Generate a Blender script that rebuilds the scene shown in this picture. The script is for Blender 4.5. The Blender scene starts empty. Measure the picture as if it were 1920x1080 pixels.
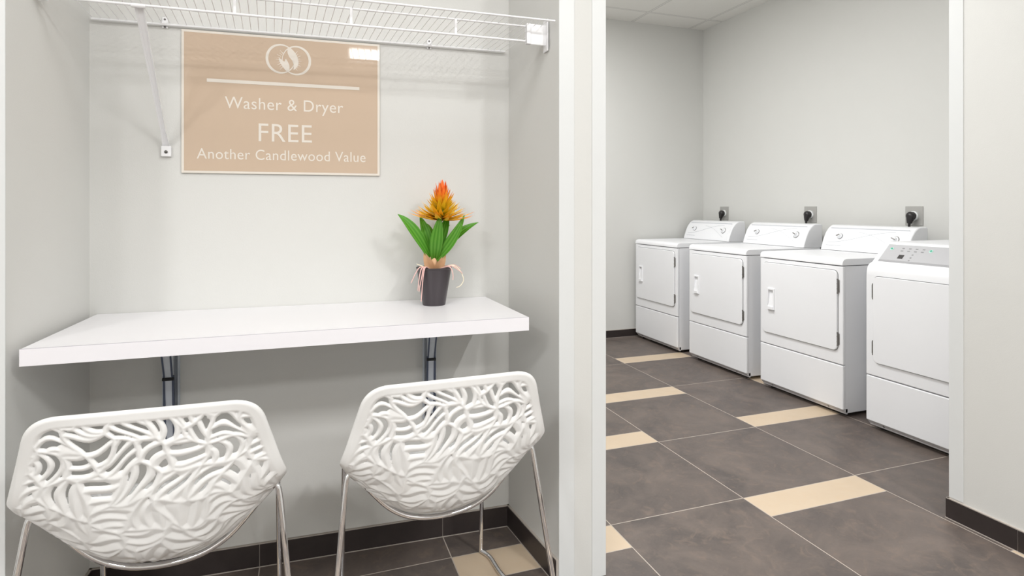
import bpy, bmesh, math, random
import numpy as np
from mathutils import Vector, Matrix

# ------------------------------------------------------------------ camera, light, exposure
SC = bpy.context.scene
COL = SC.collection
F_PX, U0, V0, CAM_H = 1100.0, 960.0, 389.0, 1.29
YAW = math.atan(390 / 1100)
cam_data = bpy.data.cameras.new('camera')
cam = bpy.data.objects.new('camera', cam_data)
COL.objects.link(cam)
cam_data.sensor_width = 36.0
cam_data.lens = 36.0 * F_PX / 1920.0
cam_data.shift_y = -(540 - V0) / 1920.0
cam_data.clip_start = 0.05
cam.location = (0, 0, CAM_H)
cam.rotation_euler = (math.pi / 2, 0, -YAW)
SC.camera = cam
SC.view_settings.view_transform = 'Standard'
SC.view_settings.look = 'None'
SC.view_settings.gamma = 1.0
SC.view_settings.use_curve_mapping = False
SC.view_settings.exposure = -0.05
world = bpy.data.worlds.new('world')
SC.world = world
world.use_nodes = True
world.node_tree.nodes['Background'].inputs[0].default_value = (1, 1, 1, 1)
world.node_tree.nodes['Background'].inputs[1].default_value = 0.3
CEIL = 3.155


def area(name, loc, sx, sy, power, color=(1.0, 0.996, 0.988)):
    l = bpy.data.lights.new(name, 'AREA')
    l.shape = 'RECTANGLE'
    l.size, l.size_y = sx, sy
    l.energy = power
    l.color = color
    o = bpy.data.objects.new(name, l)
    COL.objects.link(o)
    o.location = loc
    return o


# ceiling lamps of hall and laundry room, with added fill strips and panels
for (x, y, w, d, p) in ((1.85, -1.15, 0.06, 0.7, 66), (1.15, -1.15, 0.06, 0.7, 22),
                        (-2.30, -1.15, 0.06, 0.7, 64), (-1.45, -1.15, 0.06, 0.7, 20),  # weaker strip on each side added to soften shadow edges
                        (0.66, -2.80, 1.2, 0.5, 58), (-2.5, -2.80, 1.2, 0.6, 46), (0.15, 0.75, 1.2, 0.6, 24),  # last two panels added as fill, the last for the niche side walls
                        (1.50, 2.60, 0.6, 1.2, 27), (1.75, 3.70, 0.6, 1.2, 50)):
    area('ceiling_and_fill_light', (x, y, CEIL - 0.012), w, d, p)

# ------------------------------------------------------------------ helpers


def lin(r, g, b, a=1.0):
    def f(c):
        c /= 255.0
        return c / 12.92 if c <= 0.04045 else ((c + 0.055) / 1.055) ** 2.4
    return (f(r), f(g), f(b), a)


def mat(name, col, rough=0.5, metal=0.0, coat=0.0, spec=0.5, noise=0.0, nscale=20, bump=0.0, bscale=200, sub=0.0):
    m = bpy.data.materials.new(name)
    m.use_nodes = True
    nt = m.node_tree
    b = nt.nodes['Principled BSDF']
    b.inputs['Base Color'].default_value = col
    b.inputs['Roughness'].default_value = rough
    b.inputs['Metallic'].default_value = metal
    b.inputs['Coat Weight'].default_value = coat
    b.inputs['Coat Roughness'].default_value = 0.04
    b.inputs['Specular IOR Level'].default_value = spec
    tc = nt.nodes.new('ShaderNodeTexCoord')
    n = nt.nodes.new('ShaderNodeTexNoise')
    n.inputs['Scale'].default_value = nscale
    n.inputs['Detail'].default_value = 4
    nt.links.new(tc.outputs['Object'], n.inputs['Vector'])
    if noise > 0:
        mx = nt.nodes.new('ShaderNodeMix')
        mx.data_type = 'RGBA'
        mx.inputs['A'].default_value = tuple(c * (1 - noise) for c in col[:3]) + (1,)
        mx.inputs['B'].default_value = tuple(min(1, c * (1 + noise)) for c in col[:3]) + (1,)
        nt.links.new(n.outputs['Fac'], mx.inputs['Factor'])
        nt.links.new(mx.outputs['Result'], b.inputs['Base Color'])
    if bump > 0:
        n2 = nt.nodes.new('ShaderNodeTexNoise')
        n2.inputs['Scale'].default_value = bscale
        nt.links.new(tc.outputs['Object'], n2.inputs['Vector'])
        bp = nt.nodes.new('ShaderNodeBump')
        bp.inputs['Strength'].default_value = bump
        bp.inputs['Distance'].default_value = 0.002
        nt.links.new(n2.outputs['Fac'], bp.inputs['Height'])
        nt.links.new(bp.outputs['Normal'], b.inputs['Normal'])
    return m


def obj(name, bm, m, parent=None, smooth=None, loc=None):
    me = bpy.data.meshes.new(name)
    bmesh.ops.recalc_face_normals(bm, faces=bm.faces)
    bm.to_mesh(me)
    bm.free()
    if m is not None:
        me.materials.append(m)
    if smooth is not None:
        me.polygons.foreach_set('use_smooth', [True] * len(me.polygons))
        me.set_sharp_from_angle(angle=math.radians(smooth))
    o = bpy.data.objects.new(name, me)
    COL.objects.link(o)
    if smooth is not None and smooth <= 40:
        wn = o.modifiers.new('weighted_normal', 'WEIGHTED_NORMAL')
        wn.keep_sharp = True
        wn.weight = 100
    if parent:
        o.parent = parent
    if loc:
        o.location = loc
    return o


def thing(name, label, cat, loc=(0, 0, 0), rz=0.0, group=None):
    o = bpy.data.objects.new(name, None)
    o.empty_display_size = 0.1
    COL.objects.link(o)
    o.location = loc
    o.rotation_euler = (0, 0, rz)
    o['label'] = label
    o['category'] = cat
    if group:
        o['group'] = group
    return o


def dup(root, loc, rz, label):
    r = root.copy()
    COL.objects.link(r)
    r.location = loc
    r.rotation_euler = (0, 0, rz)
    r['label'] = label
    for ch in list(root.children):
        c = ch.copy()
        COL.objects.link(c)
        c.parent = r
        for g in list(ch.children):
            d = g.copy()
            COL.objects.link(d)
            d.parent = c
    return r


def struct(name, bm, m, smooth=None):
    o = obj(name, bm, m, None, smooth)
    o['kind'] = 'structure'
    return o


def add_box(bm, x0, x1, y0, y1, z0, z1, r=0.0, seg=2):
    g = bmesh.ops.create_cube(bm, size=1.0)
    vs = g['verts']
    bmesh.ops.scale(bm, vec=(x1 - x0, y1 - y0, z1 - z0), verts=vs)
    bmesh.ops.translate(bm, vec=((x0 + x1) / 2, (y0 + y1) / 2, (z0 + z1) / 2), verts=vs)
    if r > 0:
        es = list({e for v in vs for e in v.link_edges})
        bmesh.ops.bevel(bm, geom=es, offset=r, segments=seg, affect='EDGES', profile=0.5)


def box(*a, **k):
    bm = bmesh.new()
    add_box(bm, *a, **k)
    return bm


def add_prism(bm, pts, z0, z1, axis='z'):
    """extrude a 2D polygon; axis z: pts=(x,y); axis y: pts=(x,z); axis x: pts=(y,z)"""
    def P(p, h):
        return {'z': (p[0], p[1], h), 'y': (p[0], h, p[1]), 'x': (h, p[0], p[1])}[axis]
    a = [bm.verts.new(P(p, z0)) for p in pts]
    b = [bm.verts.new(P(p, z1)) for p in pts]
    n = len(pts)
    f = [bm.faces.new(a[::-1]), bm.faces.new(b)]
    for i in range(n):
        f.append(bm.faces.new((a[i], a[(i + 1) % n], b[(i + 1) % n], b[i])))
    return f


def prism(pts, z0, z1, axis='z', r=0.0, seg=2):
    bm = bmesh.new()
    add_prism(bm, pts, z0, z1, axis)
    bmesh.ops.recalc_face_normals(bm, faces=bm.faces)
    if r > 0:
        bmesh.ops.bevel(bm, geom=list(bm.edges), offset=r, segments=seg, affect='EDGES', profile=0.5)
    return bm


def rrect(y0, y1, z0, z1, r, n=6):
    out = []
    for cy, cz, a0 in ((y1 - r, z1 - r, 0), (y0 + r, z1 - r, 90), (y0 + r, z0 + r, 180), (y1 - r, z0 + r, 270)):
        for i in range(n + 1):
            a = math.radians(a0 + 90 * i / n)
            out.append((cy + r * math.cos(a), cz + r * math.sin(a)))
    return out


def smooth_path(pts, n=8, closed=False):
    P = [Vector(p) for p in pts]
    out = []
    m = len(P)
    for i in range(m if closed else m - 1):
        if closed:
            p0, p1, p2, p3 = P[i - 1], P[i], P[(i + 1) % m], P[(i + 2) % m]
        else:
            p1, p2 = P[i], P[i + 1]
            p0 = P[i - 1] if i else p1 * 2 - p2
            p3 = P[i + 2] if i + 2 < m else p2 * 2 - p1
        for k in range(n):
            t = k / n
            out.append(0.5 * ((2 * p1) + (p2 - p0) * t + (2 * p0 - 5 * p1 + 4 * p2 - p3) * t * t
                              + (3 * p1 - p0 - 3 * p2 + p3) * t ** 3))
    if not closed:
        out.append(P[-1])
    return out


def fillet(pts, r, n=6):
    """polyline with its inner corners rounded"""
    P = [Vector(p) for p in pts]
    out = [P[0]]
    for i in range(1, len(P) - 1):
        a, b, c = P[i - 1], P[i], P[i + 1]
        d1, d2 = (a - b), (c - b)
        l = min(r, d1.length * 0.49, d2.length * 0.49)
        s, e = b + d1.normalized() * l, b + d2.normalized() * l
        for k in range(n + 1):
            t = k / n
            out.append(s * (1 - t) ** 2 + b * 2 * t * (1 - t) + e * t * t)
    out.append(P[-1])
    return out


def add_tube(bm, path, rad, seg=10, caps=True):
    P = [Vector(p) for p in path]
    n = len(P)
    rads = rad if isinstance(rad, (list, tuple)) else [rad] * n
    t = (P[1] - P[0]).normalized()
    up = Vector((0, 0, 1)) if abs(t.z) < 0.9 else Vector((1, 0, 0))
    nrm = (up - t * up.dot(t)).normalized()
    rings = []
    for i in range(n):
        if i == 0:
            t = P[1] - P[0]
        elif i == n - 1:
            t = P[-1] - P[-2]
        else:
            t = P[i + 1] - P[i - 1]
        t.normalize()
        nrm = (nrm - t * nrm.dot(t)).normalized()
        bn = t.cross(nrm)
        rings.append([bm.verts.new(P[i] + (nrm * math.cos(2 * math.pi * k / seg) + bn * math.sin(2 * math.pi * k / seg)) * rads[i])
                      for k in range(seg)])
    for i in range(n - 1):
        for k in range(seg):
            bm.faces.new((rings[i][k], rings[i][(k + 1) % seg], rings[i + 1][(k + 1) % seg], rings[i + 1][k]))
    if caps:
        bm.faces.new(rings[0][::-1])
        bm.faces.new(rings[-1])


def tube(path, rad, seg=10):
    bm = bmesh.new()
    add_tube(bm, path, rad, seg)
    return bm


def add_lathe(bm, prof, seg=32, center=(0, 0, 0), axis=Vector((0, 0, 1))):
    """prof: list of (radius, height) ; closed with caps when radius is 0"""
    axis = Vector(axis).normalized()
    q = Vector((0, 0, 1)).rotation_difference(axis)
    c = Vector(center)
    rings = []
    for r, h in prof:
        if r < 1e-6:
            rings.append([bm.verts.new(c + q @ Vector((0, 0, h)))])
        else:
            rings.append([bm.verts.new(c + q @ Vector((r * math.cos(2 * math.pi * k / seg), r * math.sin(2 * math.pi * k / seg), h)))
                          for k in range(seg)])
    for a, b in zip(rings, rings[1:]):
        for k in range(seg):
            k2 = (k + 1) % seg
            if len(a) == 1 and len(b) == 1:
                continue
            if len(a) == 1:
                bm.faces.new((a[0], b[k2], b[k]))
            elif len(b) == 1:
                bm.faces.new((a[k], a[k2], b[0]))
            else:
                bm.faces.new((a[k], a[k2], b[k2], b[k]))


def lathe(prof, seg=32, center=(0, 0, 0), axis=(0, 0, 1)):
    bm = bmesh.new()
    add_lathe(bm, prof, seg, center, axis)
    return bm


# ------------------------------------------------------------------ materials
M_WALL = mat('wall_paint', lin(212, 212, 209), 0.55, bump=0.12, bscale=260, noise=0.012, nscale=6)
M_TRIM = mat('corner_guard_white', lin(217, 219, 219), 0.4)
M_ENAMEL = mat('white_enamel', lin(238, 239, 242), 0.42, noise=0.004)
M_ENAMEL2 = mat('white_console_plastic', lin(240, 241, 244), 0.35)
M_GAP = mat('grey_gasket', lin(128, 128, 128), 0.7)
M_DARK = mat('dark_gap', lin(40, 40, 42), 0.8)
M_STEEL = mat('hinge_steel', lin(150, 148, 146), 0.35, metal=0.9)
M_CHROME = mat('chrome_tube', lin(236, 236, 238), 0.05, metal=1.0)
M_ZINC = mat('galvanised_steel', lin(206, 212, 220), 0.32, metal=0.25, noise=0.12, nscale=60)
M_ZINC_L = mat('bright_steel', lin(206, 212, 222), 0.35, metal=0.3)
M_ZINC_D = mat('dark_pin_steel', lin(84, 92, 112), 0.45, metal=0.4)
M_LAMINATE = mat('white_laminate', lin(240, 239, 242), 0.35, noise=0.006, nscale=8)
M_EDGE = mat('edge_band', lin(234, 232, 236), 0.4)
M_SEAM = mat('seam_grey', lin(196, 193, 200), 0.5)
M_SHELL = mat('white_chair_plastic', lin(230, 230, 229), 0.3, coat=0.15)
M_WIRE = mat('white_coated_wire', lin(236, 236, 238), 0.35)
M_SCREW = mat('screw_head', lin(96, 94, 92), 0.4, metal=0.7)
M_SIGN_W = mat('sign_white', lin(226, 219, 209), 0.4, coat=1.0)
M_SIGN_T = mat('sign_tan', lin(197, 174, 151), 0.45, coat=1.0, noise=0.03, nscale=3)
M_BASE = mat('dark_base_tile', lin(50, 43, 42), 0.4, noise=0.35, nscale=14)
M_GROUT = mat('grout', lin(176, 168, 160), 0.8)
M_PLATE = mat('outlet_plate_metal', lin(178, 177, 174), 0.4, metal=0.3)
M_RECEP = mat('outlet_white', lin(232, 234, 234), 0.4)
M_BLACK = mat('black_rubber', lin(36, 33, 34), 0.38)
M_PANEL = mat('grey_control_panel', lin(188, 188, 191), 0.4, noise=0.01)
M_PANEL_SHADE = mat('shaded_panel_lip', lin(165, 165, 168), 0.4)
M_GREEN = mat('teal_button', lin(72, 178, 148), 0.4)
M_MINT = mat('mint_button_ring', lin(196, 232, 222), 0.4)
M_LCD = mat('dark_display', lin(72, 70, 70), 0.25)
M_LEGEND = mat('grey_legend', lin(140, 140, 142), 0.5)
M_SWOOSH_SHADE = mat('pale_grey_print_shade', lin(200, 202, 208), 0.35)
M_KICK = mat('kick_grey', lin(205, 204, 206), 0.45)
M_POT = mat('black_pot_plastic', lin(62, 56, 60), 0.3, noise=0.06)
M_SOIL = mat('soil', lin(58, 44, 34), 0.9, noise=0.5, nscale=90, bump=0.8, bscale=160)
M_BULB = mat('peach_sheath', lin(240, 200, 160), 0.5, noise=0.12, nscale=50)
M_ROOT = mat('pink_root', lin(232, 190, 184), 0.5)
M_ROOT_W = mat('cream_root', lin(236, 226, 204), 0.5)


def leaf_mat():
    m = mat('leaf_green', lin(78, 150, 48), 0.4)
    nt = m.node_tree
    b = nt.nodes['Principled BSDF']
    uv = nt.nodes.new('ShaderNodeTexCoord')
    w = nt.nodes.new('ShaderNodeTexWave')
    w.bands_direction = 'X'
    w.inputs['Scale'].default_value = 1.1
    w.inputs['Distortion'].default_value = 0.6
    nt.links.new(uv.outputs['UV'], w.inputs['Vector'])
    r = nt.nodes.new('ShaderNodeValToRGB')
    r.color_ramp.elements[0].color = lin(92, 168, 48)
    r.color_ramp.elements[1].color = lin(128, 194, 76)
    nt.links.new(w.outputs['Fac'], r.inputs['Fac'])
    nt.links.new(r.outputs['Color'], b.inputs['Base Color'])
    return m


M_LEAF = leaf_mat()


def bract_mat():
    m = mat('bract', lin(240, 130, 40), 0.5)
    nt = m.node_tree
    b = nt.nodes['Principled BSDF']
    at = nt.nodes.new('ShaderNodeAttribute')
    at.attribute_name = 'tone'
    r = nt.nodes.new('ShaderNodeValToRGB')
    e = r.color_ramp.elements
    e[0].position, e[0].color = 0.0, lin(120, 132, 20)
    e[1].position, e[1].color = 1.0, lin(255, 116, 58)
    for p, c in ((0.25, lin(234, 200, 36)), (0.55, lin(255, 196, 48)), (0.8, lin(255, 148, 48))):
        k = e.new(p)
        k.color = c
    nt.links.new(at.outputs['Fac'], r.inputs['Fac'])
    nt.links.new(r.outputs['Color'], b.inputs['Base Color'])
    return m


M_BRACT = bract_mat()


class NT:
    def __init__(s, nt):
        s.nt = nt

    def m(s, op, a, b=None, c=None):
        n = s.nt.nodes.new('ShaderNodeMath')
        n.operation = op
        for i, v in enumerate((a, b, c)):
            if v is None:
                continue
            if isinstance(v, (int, float)):
                n.inputs[i].default_value = v
            else:
                s.nt.links.new(v, n.inputs[i])
        return n.outputs[0]

    def mix(s, f, a, b):
        n = s.nt.nodes.new('ShaderNodeMix')
        n.data_type = 'RGBA'
        for k, v in (('Factor', f), ('A', a), ('B', b)):
            if isinstance(v, (tuple, float, int)):
                n.inputs[k].default_value = v
            else:
                s.nt.links.new(v, n.inputs[k])
        return n.outputs['Result']

    def noise(s, vec, scale, detail=4, dist=0.0, rough=0.5):
        n = s.nt.nodes.new('ShaderNodeTexNoise')
        n.inputs['Scale'].default_value = scale
        n.inputs['Detail'].default_value = detail
        n.inputs['Distortion'].default_value = dist
        n.inputs['Roughness'].default_value = rough
        s.nt.links.new(vec, n.inputs['Vector'])
        return n.outputs['Fac']


def floor_mat():
    m = bpy.data.materials.new('floor_tile')
    m.use_nodes = True
    nt = m.node_tree
    b = nt.nodes['Principled BSDF']
    tc = nt.nodes.new('ShaderNodeTexCoord')
    sp = nt.nodes.new('ShaderNodeSeparateXYZ')
    nt.links.new(tc.outputs['Object'], sp.inputs[0])
    h = NT(nt)
    X, Y = sp.outputs[0], sp.outputs[1]
    W, S, PER = 0.6625, 0.1635, 1.4885
    px = h.m('DIVIDE', h.m('SUBTRACT', X, 0.5125), W)
    col = h.m('FLOOR', px)
    fx = h.m('MULTIPLY', h.m('SUBTRACT', px, col), W)
    par = h.m('FLOORED_MODULO', col, 2.0)
    yy = h.m('SUBTRACT', h.m('SUBTRACT', Y, 1.947), h.m('MULTIPLY', par, 0.8275))
    my = h.m('FLOORED_MODULO', yy, PER)
    cell = h.m('FLOOR', h.m('DIVIDE', yy, PER))
    strip = h.m('LESS_THAN', my, S)
    second = h.m('GREATER_THAN', my, S + W)
    dx = h.m('MINIMUM', fx, h.m('SUBTRACT', W, fx))
    dy = h.m('MINIMUM', my, h.m('ABSOLUTE', h.m('SUBTRACT', my, S)))
    dy = h.m('MINIMUM', dy, h.m('ABSOLUTE', h.m('SUBTRACT', my, S + W)))
    dy = h.m('MINIMUM', dy, h.m('SUBTRACT', PER, my))
    d = h.m('MINIMUM', dx, dy)
    grout = h.m('LESS_THAN', d, 0.0019)
    # per-tile shift of the texture
    tid = h.m('ADD', h.m('MULTIPLY', col, 3.71), h.m('ADD', h.m('MULTIPLY', cell, 7.13), h.m('MULTIPLY', second, 2.37)))
    cb = nt.nodes.new('ShaderNodeCombineXYZ')
    nt.links.new(X, cb.inputs[0])
    nt.links.new(Y, cb.inputs[1])
    nt.links.new(tid, cb.inputs[2])
    v = cb.outputs[0]
    n1 = h.noise(v, 3.2, 6, 1.4, 0.6)
    n2 = h.noise(v, 11, 6, 2.0, 0.65)
    n3 = h.noise(v, 120, 2)
    f1 = h.m('MULTIPLY', h.m('SUBTRACT', n1, 0.32), 2.6)
    f1 = h.m('MINIMUM', h.m('MAXIMUM', f1, 0.0), 1.0)
    dark = h.mix(f1, lin(76, 69, 66), lin(106, 95, 88))
    f2 = h.m('MINIMUM', h.m('MAXIMUM', h.m('MULTIPLY', h.m('SUBTRACT', n2, 0.52), 3.2), 0.0), 0.7)
    dark = h.mix(f2, dark, lin(122, 106, 94))
    dark = h.mix(h.m('MULTIPLY', n3, 0.10), dark, lin(150, 140, 136))
    tan = h.mix(n1, lin(192, 172, 148), lin(206, 188, 164))
    tan = h.mix(h.m('MULTIPLY', f2, 0.35), tan, lin(204, 176, 142))
    c = h.mix(strip, dark, tan)
    c = h.mix(grout, c, lin(182, 172, 162))
    nt.links.new(c, b.inputs['Base Color'])
    rg = h.m('ADD', 0.36, h.m('MULTIPLY', n2, 0.2))
    nt.links.new(h.m('MAXIMUM', rg, h.m('MULTIPLY', grout, 0.8)), b.inputs['Roughness'])
    bp = nt.nodes.new('ShaderNodeBump')
    bp.inputs['Strength'].default_value = 0.25
    bp.inputs['Distance'].default_value = 0.002
    nt.links.new(h.m('MINIMUM', h.m('MULTIPLY', d, 200.0), 1.0), bp.inputs['Height'])
    nt.links.new(bp.outputs['Normal'], b.inputs['Normal'])
    return m


def ceiling_mat():
    m = bpy.data.materials.new('ceiling_tile')
    m.use_nodes = True
    nt = m.node_tree
    b = nt.nodes['Principled BSDF']
    tc = nt.nodes.new('ShaderNodeTexCoord')
    sp = nt.nodes.new('ShaderNodeSeparateXYZ')
    nt.links.new(tc.outputs['Object'], sp.inputs[0])
    h = NT(nt)

    def dist(c, off, w):
        f = h.m('FLOORED_MODULO', h.m('SUBTRACT', c, off), w)
        return h.m('MINIMUM', f, h.m('SUBTRACT', w, f))
    d = h.m('MINIMUM', dist(sp.outputs[0], 3.105, 0.683), dist(sp.outputs[1], 4.845, 0.683))
    bar = h.m('LESS_THAN', d, 0.011)
    edge = h.m('LESS_THAN', h.m('ABSOLUTE', h.m('SUBTRACT', d, 0.012)), 0.0022)
    n = h.noise(tc.outputs['Object'], 160, 3)
    tile = h.mix(n, lin(222, 221, 217), lin(234, 233, 229))
    c = h.mix(bar, tile, lin(222, 221, 218))
    c = h.mix(edge, c, lin(176, 175, 170))
    nt.links.new(c, b.inputs['Base Color'])
    b.inputs['Roughness'].default_value = 0.85
    return m


# ------------------------------------------------------------------ setting
FLOOR = struct('floor', box(-3.3, 4.2, -5.2, 5.3, -0.1, 0.0), floor_mat())
CEILO = struct('ceiling', box(-3.3, 4.2, -5.2, 5.3, CEIL, CEIL + 0.1), ceiling_mat())

NA = math.atan2(2.254 - 2.321, 0.785 + 0.68)         # heading of the niche back wall


def wy(x):                                            # face of the niche back wall
    return 2.321 + (x + 0.68) * (2.254 - 2.321) / (0.785 + 0.68)


struct('wall_niche_back', prism([(-0.80, wy(-0.80)), (0.80, wy(0.80)), (0.80, 2.40), (-0.80, 2.46)], 0, CEIL), M_WALL)
struct('wall_niche_left', prism([(-0.676, wy(-0.676)), (-0.708, 1.818), (-3.2, 1.93), (-3.2, 2.46), (-0.801, 2.46), (-0.801, wy(-0.80))], 0, CEIL), M_WALL)
struct('wall_partition', prism([(0.785, wy(0.785)), (0.822, 1.840), (0.996, 1.832), (0.996, 5.15), (0.801, 5.15), (0.801, wy(0.8))], 0, CEIL), M_WALL)
struct('wall_far', box(0.80, 4.1, 5.15, 5.27, 0, CEIL), M_WALL)
struct('wall_side', box(3.96, 4.08, 1.57, 5.15, 0, CEIL), M_WALL)
struct('wall_right', box(2.53, 2.65, -5.0, 1.69, 0, CEIL), M_WALL)
struct('wall_room_near', box(2.65, 3.96, 1.57, 1.69, 0, CEIL), M_WALL)
struct('wall_hall_left', box(-3.3, -3.2, -5.0, 2.46, 0, CEIL), M_WALL)
struct('wall_hall_back', box(-3.3, 2.65, -5.1, -5.0, 0, CEIL), M_WALL)

# corner guards (2 mm strips with a softly rounded edge)


def guard(name, p, q, thick=0.0025, wrap=None):
    p, q = Vector((p[0], p[1], 0)), Vector((q[0], q[1], 0))
    d = (q - p).normalized()
    n = Vector((d.y, -d.x, 0))
    pts = [p, q, q + n * thick, p + n * thick]
    bm = prism([(v.x, v.y) for v in pts], 0.0, CEIL, r=0.0008, seg=1)
    return struct(name, bm, M_TRIM)


def on_end(x):
    return (x, 1.840 + (x - 0.822) * (1.832 - 1.840) / (0.996 - 0.822))


guard('trim_1', on_end(0.8225), on_end(0.879))
guard('trim_2', on_end(0.9455), on_end(0.9985))
guard('trim_3', (-0.76, 1.8203), (-0.708, 1.818))
struct('trim_4', box(2.5275, 2.53, 1.6365, 1.6925, 0.088, CEIL, r=0.0008, seg=1), M_TRIM)
struct('trim_5', box(0.996, 0.9985, 1.8335, 1.89, 0.0, CEIL, r=0.0008, seg=1), M_TRIM)

# baseboards: tiles on a pale grout bed


def baseboard(name, p, q, cuts, h=0.080, t=0.011, flip=False):
    p, q = Vector((p[0], p[1], 0)), Vector((q[0], q[1], 0))
    L = (q - p).length
    d = (q - p) / L
    n = Vector((d.y, -d.x, 0))
    bm = bmesh.new()
    xs = [0.0] + list(cuts) + [L]

    def slab(a, b, z0, z1, t0, t1, mi):
        pts = [p + d * a + n * t0, p + d * b + n * t0, p + d * b + n * t1, p + d * a + n * t1]
        for f in add_prism(bm, [(v.x, v.y) for v in pts], z0, z1):
            f.material_index = mi
    slab(0, L, 0.0, h + 0.0035, 0.0, t - 0.0025, 1)
    slab(0, L, 0.0, 0.0025, t - 0.0025, t + 0.002, 1)
    for a, b in zip(xs, xs[1:]):
        slab(a + 0.0012, b - 0.0012, 0.0028, h, t - 0.0025, t, 0)
    o = struct(name, bm, M_BASE)
    o.data.materials.append(M_GROUT)
    return o


cs = math.cos(NA)
baseboard('baseboard_niche_back', (-0.676, wy(-0.676)), (0.785, wy(0.785)), [(-0.15 + 0.676) / cs, (0.5125 + 0.676) / cs])
baseboard('baseboard_niche_right', (0.785, wy(0.785)), (0.822, 1.842), [])
baseboard('baseboard_niche_left', (-0.708, 1.82), (-0.676, wy(-0.676)), [])
baseboard('baseboard_far', (0.996, 5.15), (3.96, 5.15), [0.84, 1.50, 2.17], h=0.072)
baseboard('baseboard_side', (3.96, 5.15), (3.96, 1.69), [0.9, 1.55, 2.2, 2.9])
baseboard('baseboard_right', (2.53, 1.70), (2.53, -5.0), [0.262, 0.924, 1.587, 2.25, 2.91, 3.57, 4.2])
baseboard('baseboard_room_near', (3.96, 1.69), (2.52, 1.69), [0.6])

# ------------------------------------------------------------------ dryers


def rounded_slab(y0, y1, z0, z1, r, x0, x1, bev=0.004):
    bm = prism(rrect(y0, y1, z0, z1, r), x0, x1, axis='x')
    front = [e for e in bm.edges if all(abs(v.co.x - x0) < 1e-6 for v in e.verts)]
    bmesh.ops.bevel(bm, geom=front, offset=bev, segments=2, affect='EDGES', profile=0.5)
    return bm


def cabinet_parts(t, W, zt, deep=0.72):
    """body behind the front, feet, kick strip"""
    obj('cabinet', box(0.022, deep, 0.004, W - 0.004, 0.022, zt, r=0.006), M_ENAMEL, t, 40)
    for fx in (0.07, deep - 0.06):
        for fy in (0.06, W - 0.06):
            obj('foot', lathe([(0, 0), (0.02, 0), (0.02, 0.01), (0.008, 0.012), (0.008, 0.024), (0, 0.024)], 16, (fx, fy, 0)), M_DARK, t, 40)
    bm = prism([(0.004, 0.050), (0.030, 0.018), (0.042, 0.018), (0.042, 0.050)], 0.004, W - 0.004, axis='y')
    k = obj('kick_strip', bm, M_KICK, t, 30)
    for fy in (0.12, W - 0.10):
        obj('screw', lathe([(0.005, 0), (0.005, 0.002), (0, 0.002)], 10, (0.0155, fy, 0.035), (-1, 0, -0.8)), M_SCREW, k, 40)


def hinge(parent, y, z0, z1):
    bm = bmesh.new()
    add_tube(bm, [(-0.005, y, z0), (-0.005, y, z1)], 0.0045, 8)
    zc = (z0 + z1) / 2
    for z in (z0 + 0.004, zc - 0.016, zc + 0.016, z1 - 0.004):
        add_tube(bm, [(-0.005, y, z - 0.003), (-0.005, y, z + 0.003)], 0.0062, 8)
    add_box(bm, -0.004, 0.002, y - 0.011, y + 0.011, z0 + 0.008, z1 - 0.008, 0.001, 1)
    obj('hinge', bm, M_STEEL, parent, 40)


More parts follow.
